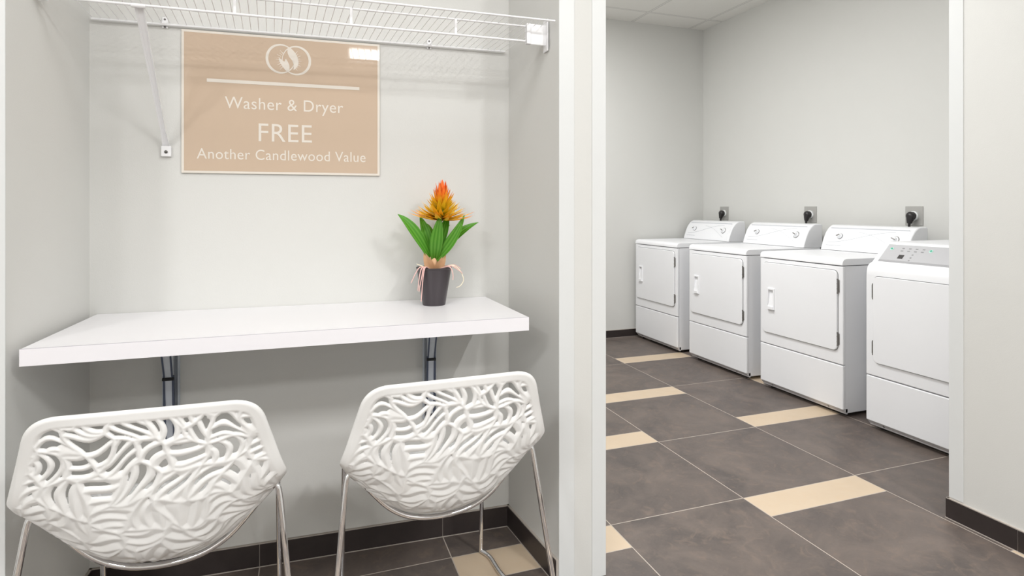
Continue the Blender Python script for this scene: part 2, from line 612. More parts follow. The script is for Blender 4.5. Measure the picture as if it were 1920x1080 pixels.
def door(t, y0, y1, z0, z1, hinge_y, handle=None):
    obj('door_gasket', rounded_slab(y0 - 0.0035, y1 + 0.0035, z0 - 0.0035, z1 + 0.0035, 0.032, -0.0012, 0.006, 0.0005), M_GAP, t, 40)
    if handle:
        bm = bmesh.new()
        loops = []
        for x, ins, r in ((0.004, 0.0, 0.03), (-0.007, 0.0, 0.03), (-0.0098, 0.0012, 0.0288), (-0.011, 0.004, 0.026)):
            loops.append([bm.verts.new((x, y, z)) for y, z in rrect(y0 + ins, y1 - ins, z0 + ins, z1 - ins, r)])
        for la, lb in zip(loops, loops[1:]):
            for i in range(len(la)):
                j = (i + 1) % len(la)
                bm.faces.new((la[i], la[j], lb[j], lb[i]))
        ya, yb, za, zb = handle
        hole = [bm.verts.new((-0.011, y, z)) for y, z in ((ya + 0.004, za + 0.004), (yb - 0.004, za + 0.004), (yb - 0.004, zb - 0.004), (ya + 0.004, zb - 0.004))]
        es = [bm.edges.new((hole[i], hole[(i + 1) % 4])) for i in range(4)]
        es += [bm.edges.get((loops[-1][i], loops[-1][(i + 1) % len(loops[-1])])) for i in range(len(loops[-1]))]
        bmesh.ops.triangle_fill(bm, use_beauty=True, use_dissolve=False, edges=es, normal=(-1, 0, 0))
    else:
        bm = rounded_slab(y0, y1, z0, z1, 0.03, -0.011, 0.004, 0.004)
    d = obj('door', bm, M_ENAMEL, t, 40)
    if handle:
        ya, yb, za, zb = handle
        b = bmesh.new()
        # raised surround with a sloping pocket, deep at its top
        yi, yj, zi, zj = ya + 0.008, yb - 0.008, za + 0.014, zb - 0.010
        x = -0.019
        out = [(x, ya, za), (x, yb, za), (x, yb, zb), (x, ya, zb)]
        inn = [(x, yi, zi), (x, yj, zi), (x, yj, zj), (x, yi, zj)]
        deep_ = [(x - 0.004, yi, zi), (x - 0.004, yj, zi), (-0.0018, yj, zj), (-0.0018, yi, zj)]
        base = [(-0.0105, ya - 0.002, za - 0.002), (-0.0105, yb + 0.002, za - 0.002), (-0.0105, yb + 0.002, zb + 0.002), (-0.0105, ya - 0.002, zb + 0.002)]
        O, I, D, B = ([b.verts.new(p) for p in L] for L in (out, inn, deep_, base))
        for i in range(4):
            j = (i + 1) % 4
            b.faces.new((O[i], O[j], I[j], I[i]))
            b.faces.new((I[i], I[j], D[j], D[i]))
            b.faces.new((B[i], B[j], O[j], O[i]))
        b.faces.new(D)
        add_prism(b, [(ya + 0.002, za + 0.002), (yb - 0.002, za + 0.002), (yb - 0.006, za + 0.022), (ya + 0.006, za + 0.022)], -0.027, -0.017, 'x')
        obj('handle', b, M_ENAMEL2, d)
    for za, zb in ((0.758, 0.850), (0.436, 0.520)):
        hinge(t, hinge_y, za, zb)


def knob(parent, y, z, nx, r=0.021, big=False, turn=0.0):
    """round dial on the sloping console face; nx = axis vector"""
    x = console_x(z)
    c = Vector((x, y, z))
    k = obj('knob', lathe([(r, -0.002), (r, 0.007), (r * 0.93, 0.010), (r * 0.72, 0.011), (r * 0.66, 0.024), (r * 0.55, 0.027), (0, 0.027)],
                          28, c, nx), M_ENAMEL2, parent, 35)
    obj('knob_shade_ring', lathe([(r * 1.12, -0.002), (r * 1.12, 0.0045), (r * 1.02, 0.006), (r, 0.003)], 28, c, nx), M_STEEL if big else M_LEGEND, k, 35)  # grey of the ring stands in for the shadow round the knob
    q = Vector((0, 0, 1)).rotation_difference(Vector(nx).normalized())
    b = bmesh.new()
    add_box(b, -0.0035, 0.0035, -r * 0.62, r * 0.62, 0.020, 0.032, 0.0015, 1)
    bmesh.ops.rotate(b, cent=(0, 0, 0), matrix=Matrix.Rotation(turn, 3, 'Z'), verts=b.verts)
    bmesh.ops.rotate(b, cent=(0, 0, 0), matrix=q.to_matrix(), verts=b.verts)
    bmesh.ops.translate(b, vec=c, verts=b.verts)
    obj('knob_grip', b, M_STEEL, k, 35)


CON_F = [(0.556, 0.978), (0.563, 1.000), (0.580, 1.050), (0.604, 1.100), (0.632, 1.135), (0.656, 1.152), (0.676, 1.160)]


def console_x(z):
    for (xa, za), (xb, zb) in zip(CON_F, CON_F[1:]):
        if za <= z <= zb:
            return xa + (xb - xa) * (z - za) / (zb - za)
    return CON_F[-1][0]


DW = 0.69
D_TOP = 0.975


def make_dryer(label, loc):
    t = thing('clothes_dryer', label, 'dryer', loc, 0, 'white front loading dryers along the side wall')
    cabinet_parts(t, DW, 0.93)
    obj('front_panel', box(0, 0.022, 0, DW, 0.323, 0.928, r=0.006, seg=3), M_ENAMEL, t, 40)
    obj('lower_panel', box(0, 0.022, 0, DW, 0.048, 0.318, r=0.006, seg=3), M_ENAMEL, t, 40)
    bm = prism([(-0.004, 0.934), (0.72, 0.934), (0.72, 0.975), (0.03, 0.975), (0.012, 0.971), (0.001, 0.962), (-0.004, 0.948)], 0, DW, axis='y')
    es = [e for e in bm.edges if abs(e.verts[0].co.y - e.verts[1].co.y) < 1e-6 and max(v.co.z for v in e.verts) > 0.94]
    bmesh.ops.bevel(bm, geom=es, offset=0.006, segments=2, affect='EDGES', profile=0.5)
    obj('worktop', bm, M_ENAMEL, t, 40)
    door(t, 0.036, DW - 0.031, 0.405, 0.900, 0.034, handle=(DW - 0.148, DW - 0.088, 0.572, 0.720))
    # control console
    y0, y1 = 0.008, DW - 0.008
    prof = CON_F + [(0.74, 1.160), (0.752, 1.150), (0.752, 0.978)]
    bm = prism(prof, y0, y1, axis='y')
    es = [e for e in bm.edges if abs(e.verts[0].co.y - e.verts[1].co.y) < 1e-6 and max(v.co.z for v in e.verts) > 0.98]
    bmesh.ops.bevel(bm, geom=es, offset=0.009, segments=3, affect='EDGES', profile=0.5)
    con = obj('control_console', bm, M_ENAMEL2, t, 35)
    # inset fascia following the curved face
    bm = bmesh.new()
    a = [(x - 0.0012, z) for x, z in CON_F if z < 1.14] + [(console_x(1.142) - 0.0012, 1.142)]
    a[0] = (console_x(0.992) - 0.0012, 0.992)
    bmp = a + [(x + 0.004, z) for x, z in reversed(a)]
    add_prism(bm, bmp, y0 + 0.028, y1 - 0.028, 'y')
    obj('fascia', bm, M_ENAMEL2, con, 35)
    # printed swoosh and painted shading band under the top edge
    bm = bmesh.new()
    def swoosh(pts, w):
        prev = None
        for y, z in pts:
            c = Vector((console_x(z) - 0.0022, y, z))
            cur = (bm.verts.new(c + Vector((0, 0, w))), bm.verts.new(c - Vector((0, 0, w))))
            if prev:
                bm.faces.new((prev[0], cur[0], cur[1], prev[1]))
            prev = cur
    swoosh([(DW - 0.06 - 0.5 * k / 24, 1.035 + 0.085 * (0.5 - 0.5 * math.cos(math.pi * k / 24))) for k in range(25)], 0.0016)
    swoosh([(0.10 + 0.30 * k / 24, 1.010 + 0.10 * math.sin(math.pi * 0.5 * k / 24)) for k in range(25)], 0.0012)
    swoosh([(DW - 0.05 - 0.13 * k / 4, 1.012) for k in range(5)], 0.0016)
    obj('printed_swoosh', bm, M_SWOOSH_SHADE, con)
    bm = bmesh.new()
    swoosh([(0.04, 1.1345), (DW - 0.04, 1.1345)], 0.006)  # grey band stands in for the shading of the fascia groove
    obj('groove_shade', bm, M_SWOOSH_SHADE, con)
    nx = Vector((-0.91, 0, 0.42))
    knob(t, DW - 0.150, 1.078, nx, 0.020, False, 0.5)
    knob(t, 0.112, 1.072, nx, 0.025, True, -0.4)
    return t


d_first = make_dryer('white dryer farthest back, beside the far wall', (3.11, 4.400, 0))
dup(d_first, (3.11, 3.540, 0), 0, 'white dryer second from the far wall, between two other dryers')
dup(d_first, (3.11, 2.708, 0), 0, 'white dryer next to the machine with the grey sloping control panel')

# fourth machine: controls on a sloping front panel
t = thing('front_control_machine', 'white laundry machine with grey sloping control panel and green buttons beside right wall', 'washing machine', (3.11, 1.862, 0))
W = DW
cabinet_parts(t, W, 0.93)
obj('front_panel', box(0, 0.022, 0, W, 0.316, 0.905, r=0.006, seg=3), M_ENAMEL, t, 40)
obj('lower_panel', box(0, 0.022, 0, W, 0.048, 0.311, r=0.006, seg=3), M_ENAMEL, t, 40)
prof = [(0.0, 0.900), (0.001, 0.920), (0.008, 0.945), (0.022, 0.962), (0.045, 0.972), (0.150, 1.078), (0.164, 1.086), (0.185, 1.088), (0.70, 1.088), (0.72, 1.078), (0.72, 0.900)]
bm = prism(prof, 0, W, axis='y')
es = [e for e in bm.edges if abs(e.verts[0].co.y - e.verts[1].co.y) < 1e-6 and max(v.co.z for v in e.verts) > 0.91]
bmesh.ops.bevel(bm, geom=es, offset=0.008, segments=3, affect='EDGES', profile=0.5)
hood = obj('control_hood', bm, M_ENAMEL, t, 35)
# sloping panel, local frame: along the slope
pa, pb = Vector((0.050, 0, 0.977)), Vector((0.148, 0, 1.0755))
sd = (pb - pa).normalized()
sn = Vector((-sd.z, 0, sd.x))
SLEN = (pb - pa).length


def slope_pt(y, s, off):
    p = pa + sd * (s * SLEN) + sn * off
    return Vector((p.x, y, p.z))


def slope_quad(bm, y0, y1, s0, s1, o0, o1):
    v = [[bm.verts.new(slope_pt(y, s, o)) for (y, s) in ((y0, s0), (y1, s0), (y1, s1), (y0, s1))] for o in (o0, o1)]
    a, b = v
    bm.faces.new(a[::-1])
    bm.faces.new(b)
    for i in range(4):
        j = (i + 1) % 4
        bm.faces.new((a[i], a[j], b[j], b[i]))


bm = bmesh.new()
slope_quad(bm, 0.03, W - 0.035, 0.10, 0.97, -0.002, 0.0015)
pan = obj('control_panel', bm, M_PANEL, t)
bm = bmesh.new()
slope_quad(bm, 0.03, W - 0.035, 0.0, 0.10, -0.002, 0.001)  # darker grey on the lip stands in for its recess shadow
obj('panel_lip_shade', bm, M_PANEL_SHADE, pan)


def ybtn(yworld):
    return yworld - 1.862


for yb, s in ((2.481, 0.72), (2.255, 0.72)):
    bm = bmesh.new()
    add_lathe(bm, [(0.0105, 0), (0.0105, 0.002), (0.008, 0.0026), (0, 0.0026)], 20, slope_pt(ybtn(yb), s, 0.0012), sn)
    r_ = obj('button_ring', bm, M_MINT, pan, 35)
    bm = bmesh.new()
    add_lathe(bm, [(0.0062, 0), (0.0062, 0.003), (0.004, 0.004), (0, 0.004)], 16, slope_pt(ybtn(yb), s, 0.003), sn)
    obj('button', bm, M_GREEN, pan, 35)
bm = bmesh.new()
slope_quad(bm, ybtn(2.415), ybtn(2.385), 0.22, 0.42, 0.001, 0.003)
obj('display', bm, M_LCD, pan)
for i in range(4):
    yy = 2.416 - 0.039 * i
    for s, hw in ((0.76, 0.007), (0.62, 0.0075)):
        bm = bmesh.new()
        slope_quad(bm, ybtn(yy + hw), ybtn(yy - hw), s, s + 0.045, 0.001, 0.0022)
        obj('legend_mark', bm, M_LEGEND, pan)
for i, s in enumerate((0.44, 0.28, 0.13)):
    bm = bmesh.new()
    slope_quad(bm, ybtn(2.346), ybtn(2.337), s, s + 0.05, 0.001, 0.0022)
    obj('legend_mark', bm, M_LEGEND, pan)
door(t, 0.03, W - 0.052, 0.395, 0.892, W - 0.050)

# ------------------------------------------------------------------ outlets, plugs, cords
for i, (yc, where) in enumerate(((4.815, 'above the dryer farthest back'), (3.757, 'above the middle dryer'), (2.880, 'above the dryer nearest the grey control panel'))):
    t = thing('wall_outlet', 'square grey metal wall outlet plate ' + where, 'outlet', (3.96, yc, 1.232), 0, 'dryer outlets on the side wall')
    obj('cover_plate', box(-0.006, 0, -0.062, 0.062, -0.066, 0.066, r=0.002), M_PLATE, t, 40)
    obj('receptacle', lathe([(0.033, 0.004), (0.033, 0.014), (0.029, 0.017), (0, 0.017)], 28, (0, 0, 0), (-1, 0, 0)), M_RECEP, t, 40)
    p = thing('power_plug', 'black dryer plug and cord in the outlet ' + where, 'plug', (3.943, yc, 1.232), 0, 'black dryer plugs')
    bm = lathe([(0.024, 0.0), (0.028, 0.004), (0.029, 0.026), (0.024, 0.036), (0.012, 0.042), (0, 0.042)], 24, (0, 0, 0), (-1, 0, 0))
    add_tube(bm, smooth_path([(-0.022, 0.0, -0.006), (-0.024, 0.003, -0.030), (-0.026, 0.005, -0.052)], 4), [0.024, 0.0235, 0.023, 0.022, 0.0205, 0.019, 0.0175, 0.016, 0.0145], 14)
    obj('plug_body', bm, M_BLACK, p, 40)
    obj('cord', tube(smooth_path([(-0.026, 0.005, -0.048), (-0.028, 0.006, -0.12), (-0.032, 0.0, -0.30), (-0.036, -0.01, -0.60), (-0.034, 0.0, -0.80)], 6), 0.0085, 10), M_BLACK, p, 50)

# ------------------------------------------------------------------ fold-down table on two brackets
FL, FR = (-0.678, 1.812), (0.694, 1.791)
BL, BR = (-0.657, wy(-0.657) - 0.0015), (0.688, wy(0.688) - 0.0015)
ZT, ZB = 0.932, 0.888
t = thing('wall_table', 'long white wall-mounted table top on two steel brackets', 'table', (0, 0, 0))


def inset(poly, d):
    c = Vector((sum(p[0] for p in poly) / 4, sum(p[1] for p in poly) / 4))
    return [(c.x + (p[0] - c.x) * (1 - d), c.y + (p[1] - c.y) * (1 - d)) for p in poly]


poly = [FL, FR, BR, BL]
core = [(FL[0] + 0.002, FL[1] + 0.002), (FR[0] - 0.002, FR[1] + 0.002), (BR[0] - 0.002, BR[1]), (BL[0] + 0.002, BL[1])]
obj('table_top', prism(core, ZB, ZT, r=0.0012, seg=1), M_LAMINATE, t)
bm = bmesh.new()
for a, b in ((FL, FR), (FR, BR), (BL, FL)):
    a, b = Vector(a), Vector(b)
    d = (b - a).normalized()
    n = Vector((-d.y, d.x))
    add_prism(bm, [tuple(a), tuple(b), tuple(b + n * 0.0021), tuple(a + n * 0.0021)], ZB - 0.0003, ZT - 0.0014)
obj('edge_band', bm, M_EDGE, t)
bm = bmesh.new()
a, b = Vector(FL), Vector(FR)
d = (b - a).normalized()
n = Vector((-d.y, d.x))
add_prism(bm, [tuple(a + n * 0.0003), tuple(b + n * 0.0003), tuple(b + n * 0.0022), tuple(a + n * 0.0022)], ZT - 0.0015, ZT + 0.0002)
obj('laminate_seam', bm, M_SEAM, t)


def wall_bracket(x, mir):
    """folding bracket, local frame with +y into the wall; everything mapped through Rz(NA)"""
    R = Matrix.Rotation(NA, 4, 'Z')
    T = Matrix.Translation((x, wy(x), 0)) @ R
    S = Matrix.Scale(-1, 4, (1, 0, 0)) if mir else Matrix.Identity(4)
    X = T @ S

    def put(name, bm, m, par, sm=None):
        bm.transform(X)
        return obj(name, bm, m, par, sm)
    # wall channel: C profile
    bm = bmesh.new()
    add_box(bm, -0.027, 0.027, -0.004, -0.001, 0.468, 0.886, 0.0008, 1)
    add_box(bm, -0.024, -0.021, -0.022, -0.001, 0.468, 0.886, 0.0008, 1)
    add_box(bm, 0.021, 0.024, -0.016, -0.001, 0.468, 0.886, 0.0008, 1)
    br = put('bracket', bm, M_ZINC, t)
    # arm under the table
    bm = bmesh.new()
    add_box(bm, -0.020, 0.020, -0.38, -0.022, 0.8845, 0.8875, 0.0006, 1)
    add_box(bm, -0.020, -0.0175, -0.38, -0.022, 0.862, 0.8875, 0.0006, 1)
    add_box(bm, 0.0175, 0.020, -0.38, -0.022, 0.862, 0.8875, 0.0006, 1)
    put('arm', bm, M_ZINC, br)
    # upper link: folded plate that narrows towards the joint
    bm = bmesh.new()
    prof = [((-0.028, 0.020), -0.060, 0.884), ((-0.027, 0.019), -0.058, 0.845), ((-0.015, 0.013), -0.046, 0.725), ((-0.014, 0.012), -0.044, 0.700)]
    prevs = None
    for (xa, xb), y, z in prof:
        cur = [bm.verts.new(p) for p in ((xa, y, z), (xb, y, z), (xb, y + 0.018, z), (xb - 0.002, y + 0.018, z), (xb - 0.002, y + 0.002, z), (xa + 0.002, y + 0.002, z), (xa + 0.002, y + 0.018, z), (xa, y + 0.018, z))]
        if prevs:
            for i in range(8):
                bm.faces.new((prevs[i], prevs[(i + 1) % 8], cur[(i + 1) % 8], cur[i]))
        else:
            bm.faces.new(cur)
        prevs = cur
    bm.faces.new(prevs[::-1])
    put('upper_link', bm, M_ZINC, br)
    # slanting crease on the link
    put('link_rib', tube([(-0.026, -0.0615, 0.882), (-0.012, -0.047, 0.715)], 0.0028, 8), M_ZINC_D, br, 40)
    put('link_rib', tube([(0.004, -0.0615, 0.880), (0.012, -0.047, 0.715)], 0.0028, 8), M_ZINC_D, br, 40)
    # lower strut: U channel down to the foot of the wall channel
    bm = bmesh.new()
    for a, b in (((-0.0165, -0.0105)), ((0.0105, 0.0165))):
        add_prism(bm, [(-0.046, 0.718), (-0.034, 0.718), (-0.014, 0.480), (-0.026, 0.480)], a, b, 'x')
    put('strut', bm, M_ZINC_D, br)
    bm = bmesh.new()
    add_prism(bm, [(-0.042, 0.708), (-0.038, 0.708), (-0.018, 0.480), (-0.022, 0.480)], -0.0106, 0.0106, 'x')
    put('strut_web', bm, M_ZINC_L, br)
    put('pivot_pin', tube([(-0.017, -0.047, 0.708), (0.017, -0.047, 0.708)], 0.0055, 10), M_DARK, br, 40)
    put('pivot_pin', tube([(-0.019, -0.021, 0.488), (0.019, -0.021, 0.488)], 0.005, 10), M_DARK, br, 40)
    for zz in (0.865, 0.50):
        bm = lathe([(0.0055, 0), (0.0055, 0.002), (0.002, 0.003), (0, 0.003)], 12, (0.0165, -0.0165 if False else -0.004, zz), (0, -1, 0))
        put('screw', bm, M_SCREW, br, 40)


wall_bracket(-0.432, False)
wall_bracket(0.462, True)

# ------------------------------------------------------------------ sign
SX = -0.0645
t = thing('wall_sign', 'tan framed wall sign reading Washer & Dryer FREE under the wire shelf', 'sign', (SX, wy(SX) - 0.001, 1.410), NA)
SW, SH = 0.673, 0.4995
obj('sign_board', box(-SW / 2, SW / 2, -0.008, 0, 0, SH, r=0.0015), M_SIGN_W, t)
bb = 0.0085
obj('tan_panel', box(-SW / 2 + bb, SW / 2 - bb, -0.0086, -0.004, bb, SH - bb), M_SIGN_T, t)


def text_part(body, cx, base, width, cap, name):
    cu = bpy.data.curves.new(name, 'FONT')
    cu.body = body
    cu.size = 1.0
    cu.align_x = 'CENTER'
    cu.extrude = 0.0
    cu.space_character = 1.05
    o = bpy.data.objects.new('tmp', cu)
    COL.objects.link(o)
    dg = bpy.context.evaluated_depsgraph_get()
    me = bpy.data.meshes.new_from_object(o.evaluated_get(dg))
    bpy.data.objects.remove(o)
    bpy.data.curves.remove(cu)
    xs = [v.co.x for v in me.vertices]
    sx = width / (max(xs) - min(xs))
    mid = (max(xs) + min(xs)) / 2
    # cap height of the font: measured on a capital letter
    caph = 0.73
    sy = cap / caph
    bm = bmesh.new()
    bm.from_mesh(me)
    bpy.data.meshes.remove(me)
    for v in bm.verts:
        v.co = Vector((cx + (v.co.x - mid) * sx, -0.0088, base + v.co.y * sy))
    # one part per word: split where the gap between letters is wide
    spans = sorted((min(v.co.x for v in f.verts), max(v.co.x for v in f.verts)) for f in bm.faces)
    words, hi = [], -9
    for lo_, hi_ in spans:
        if lo_ - hi > 0.0095:
            words.append([lo_, hi_])
        words[-1][1] = hi = max(hi, hi_)
    for lo_, hi_ in words:
        b2 = bm.copy()
        bmesh.ops.delete(b2, geom=[f for f in b2.faces if not (lo_ - 1e-5 <= f.calc_center_median().x <= hi_ + 1e-5)], context='FACES')
        r = bmesh.ops.extrude_face_region(b2, geom=list(b2.faces))
        for g in r['geom']:
            if isinstance(g, bmesh.types.BMVert):
                g.co.y = -0.0094
        obj(name, b2, M_SIGN_W, t)
    bm.free()


text_part('Washer & Dryer', 0.002, 0.2315, 0.402, 0.0440, 'lettering')
text_part('FREE', 0.002, 0.1180, 0.181, 0.0680, 'lettering')
text_part('Another Candlewood Value', -0.002, 0.0510, 0.572, 0.0385, 'lettering')
obj('divider_bar', box(-0.2565, 0.2615, -0.0094, -0.008, 0.3205, 0.3325), M_SIGN_W, t)
# emblem: two interlocked crescent rings, paired flame leaves and rays
bm = bmesh.new()
KX, KZ = 0.00181 / 10.8, 0.00194 / 10.8
ECX, ECZ = 0.012, 0.4170


def em(px, py):
    return (ECX + (px - 695) * KX, ECZ - (py - 458) * KZ)


LAY = [-0.00915]


def flat(pts):
    add_prism(bm, pts, LAY[0], -0.008, 'y')


def ring(cx, cy, ro, ox, rin):
    n = 48
    for k in range(n):
        q = []
        for kk in (k, k + 1):
            a = 2 * math.pi * kk / n
            q.append((em(cx + ro * math.cos(a), cy + ro * math.sin(a)), em(cx + ox + rin * math.cos(a), cy + rin * math.sin(a))))
        flat([q[0][0], q[1][0], q[1][1], q[0][1]])


ring(532, 448, 300, 20, 266)
LAY[0] = -0.00922
ring(860, 464, 300, -20, 266)


def blob(pts):
    P = smooth_path([(p[0], p[1], 0) for p in pts], 5, closed=True)
    LAY[0] -= 0.00006
    fs = add_prism(bm, [em(p.x, p.y) for p in P], LAY[0], -0.008, 'y')
    bmesh.ops.triangulate(bm, faces=fs[:2])


blob([(700, 200), (775, 250), (850, 340), (895, 460), (885, 570), (800, 655), (802, 570), (770, 475), (708, 395), (672, 300)])
blob([(500, 440), (560, 465), (610, 500), (640, 445), (700, 540), (715, 630), (690, 705), (620, 660), (560, 580), (515, 510)])
LAY[0] = -0.0090
for k in range(9):
    a = math.radians(-48 + 12 * k)
    for s in (1, -1):
        c0 = (700 + s * 150 * 0.2, 470)
        r0, r1 = 175, 175 + (90 if k % 2 == 0 else 60)
        p0 = (700 + s * r0 * math.cos(a), 470 + r0 * math.sin(a))
        p1 = (700 + s * r1 * math.cos(a), 470 + r1 * math.sin(a))
        nx_, ny_ = -math.sin(a) * 6, s * math.cos(a) * 6
        flat([em(p0[0] + nx_, p0[1] + ny_), em(p0[0] - nx_, p0[1] - ny_), em(p1[0] - nx_ * .4, p1[1] - ny_ * .4), em(p1[0] + nx_ * .4, p1[1] + ny_ * .4)])
obj('emblem', bm, M_SIGN_W, t)

# ------------------------------------------------------------------ wire shelf
t = thing('wire_shelf', 'white ventilated wire shelf hung high across the niche', 'shelf', (0, 0, 0))
SZ = 1.930
XL, XR = -0.668, 0.786


def front_y(x, y0):      # lines parallel to the back wall
    return y0 + (x - 0.78) * (math.tan(NA) + (0.021 if y0 < 2.1 else 0))


def bar_x(name, y0, z, r, xl, xr, par=t):
    return obj(name, tube([(xl, front_y(xl, y0), z), (xr, front_y(xr, y0), z)], r, 10), M_WIRE, par, 50)


YB, YM, YF = 2.243, 1.925, 1.850
bar_x('back_rail', YB, 1.919, 0.0042, -0.668, 0.765)
bar_x('front_bar', YF, SZ, 0.0038, -0.690, 0.812)
bar_x('lip_bar', YM, SZ - 0.004, 0.0036, -0.685, 0.745)
bar_x('lip_bar', YM, 1.874, 0.0040, -0.685, 0.745)
bm = bmesh.new()
n = 56
for k in range(n + 1):
    x = -0.662 + (0.775 + 0.662) * k / n
    add_tube(bm, [(x - 0.004, front_y(x, YB) - 0.001, 1.9245), (x + 0.012, front_y(x, YM), SZ - 0.001), (x + 0.018, front_y(x, YF), SZ + 0.0035)], 0.0012, 6)
obj('wire_deck', bm, M_WIRE, t, 50)
for x in (-0.197, 0.142, 0.483):
    y = front_y(x, YM)
    obj('lip_tie', box(x - 0.0045, x + 0.0045, y - 0.004, y + 0.003, 1.872, SZ - 0.002, r=0.001, seg=1), M_WIRE, t)
# end brackets on the side walls
for s, xa, xw in ((1, 0.733, 0.812), (-1, -0.668, -0.7005)):
    y = front_y(xa, YM)
    bm = bmesh.new()
    x0, x1 = min(xa, xw), max(xa, xw)
    add_box(bm, x0, x1, y - 0.010, y - 0.006, 1.862, 1.934, 0.001, 1)
    add_box(bm, x0, x0 + 0.016 if s > 0 else x1, y - 0.014, y + 0.004, 1.862, 1.934, 0.0015, 1)
    if s > 0:
        add_box(bm, x1 - 0.0055, x1, y - 0.022, y + 0.016, 1.842, 1.955, 0.0015, 1)
    else:
        add_box(bm, x0, x0 + 0.0045, y - 0.018, y + 0.012, 1.866, 1.945, 0.0015, 1)
    obj('end_bracket', bm, M_WIRE, t)
# wall clips under the back rail
for x in (-0.452, 0.460):
    bm = bmesh.new()
    y = wy(x)
    add_box(bm, x - 0.009, x + 0.009, y - 0.005, y - 0.001, 1.908, 1.946, 0.0015, 1)
    add_tube(bm, [(x - 0.008, y - 0.011, 1.9225), (x + 0.008, y - 0.011, 1.9225)], 0.006, 8)
    c = obj('wall_clip', bm, M_WIRE, t, 40)
    for zz in (1.9115, 1.938):
        obj('screw', lathe([(0.0035, 0), (0.0035, 0.0018), (0, 0.0018)], 10, (x, y - 0.0045, zz), (0, -1, 0)), M_SCREW, c, 40)
# diagonal brace with its foot
bx = -0.447
bw = wy(bx)
top = Vector((-0.450, front_y(-0.45, YM) + 0.004, 1.872))
bot = Vector((bx, bw - 0.010, 1.500))
bm = bmesh.new()
ax = (bot - top).normalized()
side = Vector((1, 0, 0))
nn = ax.cross(side).normalized()
prev = None
for k in range(9):
    f = k / 8
    p = top.lerp(bot, f)
    w = 0.0125 * (1 - f) + 0.0075 * f
    if f > 0.9:
        w = 0.012
    cur = [bm.verts.new(p + side * (s * w) + nn * o) for s, o in ((-1, 0.0), (-0.6, -0.005), (0.6, -0.005), (1, 0.0), (0.9, 0.002), (0.5, -0.003), (-0.5, -0.003), (-0.9, 0.002))]
    if prev:
        for i in range(8):
            bm.faces.new((prev[i], prev[(i + 1) % 8], cur[(i + 1) % 8], cur[i]))
    else:
        bm.faces.new(cur)
    prev = cur
bm.faces.new(prev[::-1])
br = obj('diagonal_brace', bm, M_WIRE, t, 30)
obj('brace_foot', box(bx - 0.0155, bx + 0.0155, bw - 0.013, bw - 0.001, 1.4655, 1.502, r=0.002), M_WIRE, br)
obj('screw', lathe([(0.0055, 0), (0.0055, 0.002), (0.002, 0.003), (0, 0.003)], 14, (bx, bw - 0.0125, 1.481), (0, -1, 0)), M_SCREW, br, 40)
bm = bmesh.new()
add_tube(bm, [(-0.468, front_y(-0.45, YM), 1.872), (-0.432, front_y(-0.45, YM), 1.872)], 0.0065, 10)
obj('brace_hook', bm, M_WIRE, br, 40)

# ------------------------------------------------------------------ potted plant
PX = 0.00199
PC = Vector((0.452, 2.135, ZT))
t = thing('potted_plant', 'potted bromeliad with orange flower and green leaves on the white table', 'plant', PC, -YAW * 0.5)
obj('pot', lathe([(0, 0.0), (0.0405, 0.0), (0.042, 0.003), (0.0635, 0.132), (0.0655, 0.134), (0.0655, 0.1385), (0.0625, 0.139), (0.0605, 0.132), (0.0575, 0.120), (0, 0.118)], 40), M_POT, t, 35)
obj('soil', lathe([(0.0575, 0.119), (0.05, 0.126), (0.03, 0.130), (0, 0.133)], 24), M_SOIL, t, 60)
rnd = random.Random(5)


def blade(base, tip, width, bow, up, fold=0.25, n=14, m=4, root=0.52):
    """lance leaf strip from base to tip; bow = sag vector at middle; up = leaf normal hint"""
    bm = bmesh.new()
    uvl = bm.loops.layers.uv.new('UVMap')
    base, tip, bow = Vector(base), Vector(tip), Vector(bow)
    rows = []
    for i in range(n + 1):
        f = i / n
        c = base.lerp(tip, f) + bow * (4 * f * (1 - f))
        d = (tip - base) + bow * (4 - 8 * f)
        d.normalize()
        sd_ = d.cross(Vector(up)).normalized()
        nm = sd_.cross(d).normalized()
        w = width * (1.0 - abs((f - 0.42) / 0.58) ** 1.7 if f > 0.42 else root + (1 - root) * math.sin(math.pi * 0.5 * f / 0.42)) + 0.0004
        rows.append(([bm.verts.new(c + sd_ * (w * j / m) + nm * (fold * w * abs(j) / m)) for j in range(-m, m + 1)], f))
    for (a, fa), (b, fb) in zip(rows, rows[1:]):
        for j in range(2 * m):
            f = bm.faces.new((a[j], a[j + 1], b[j + 1], b[j]))
            for l, (u, v) in zip(f.loops, ((j, fa), (j + 1, fa), (j + 1, fb), (j, fb))):
                l[uvl].uv = (u / (2 * m), v)
    bmesh.ops.solidify(bm, geom=list(bm.faces), thickness=0.0012)
    return bm


def pxz(u, v, y=0.0):
    return ((u - 818) * PX, y, (568 - v) * PX - 0.012)


leaves = [  # base px, tip px, depth of tip, width, bow
    ((810, 474), (752, 394), -0.035, 0.021, (-0.002, -0.02, 0.022), (0.3, -1, 0.5)),
    ((819, 478), (829, 393), -0.045, 0.0225, (-0.004, -0.02, -0.002), (0, -1, 0.3)),
    ((822, 478), (873, 395), -0.040, 0.019, (0.006, -0.02, -0.006), (-0.2, -1, 0.3)),
    ((830, 466), (902, 410), 0.015, 0.019, (-0.004, -0.005, 0.014), (-0.3, -0.8, 0.6)),
    ((812, 462), (792, 398), 0.020, 0.017, (0, -0.01, 0.01), (0.2, -1, 0.3)),
    ((826, 462), (846, 396), 0.025, 0.018, (0, -0.01, 0.01), (-0.2, -1, 0.3)),
    ((818, 466), (800, 412), 0.085, 0.018, (0, 0.02, 0.02), (0, 1, 0.4)),
    ((822, 466), (850, 416), 0.085, 0.018, (0, 0.02, 0.02), (0, 1, 0.4)),
]
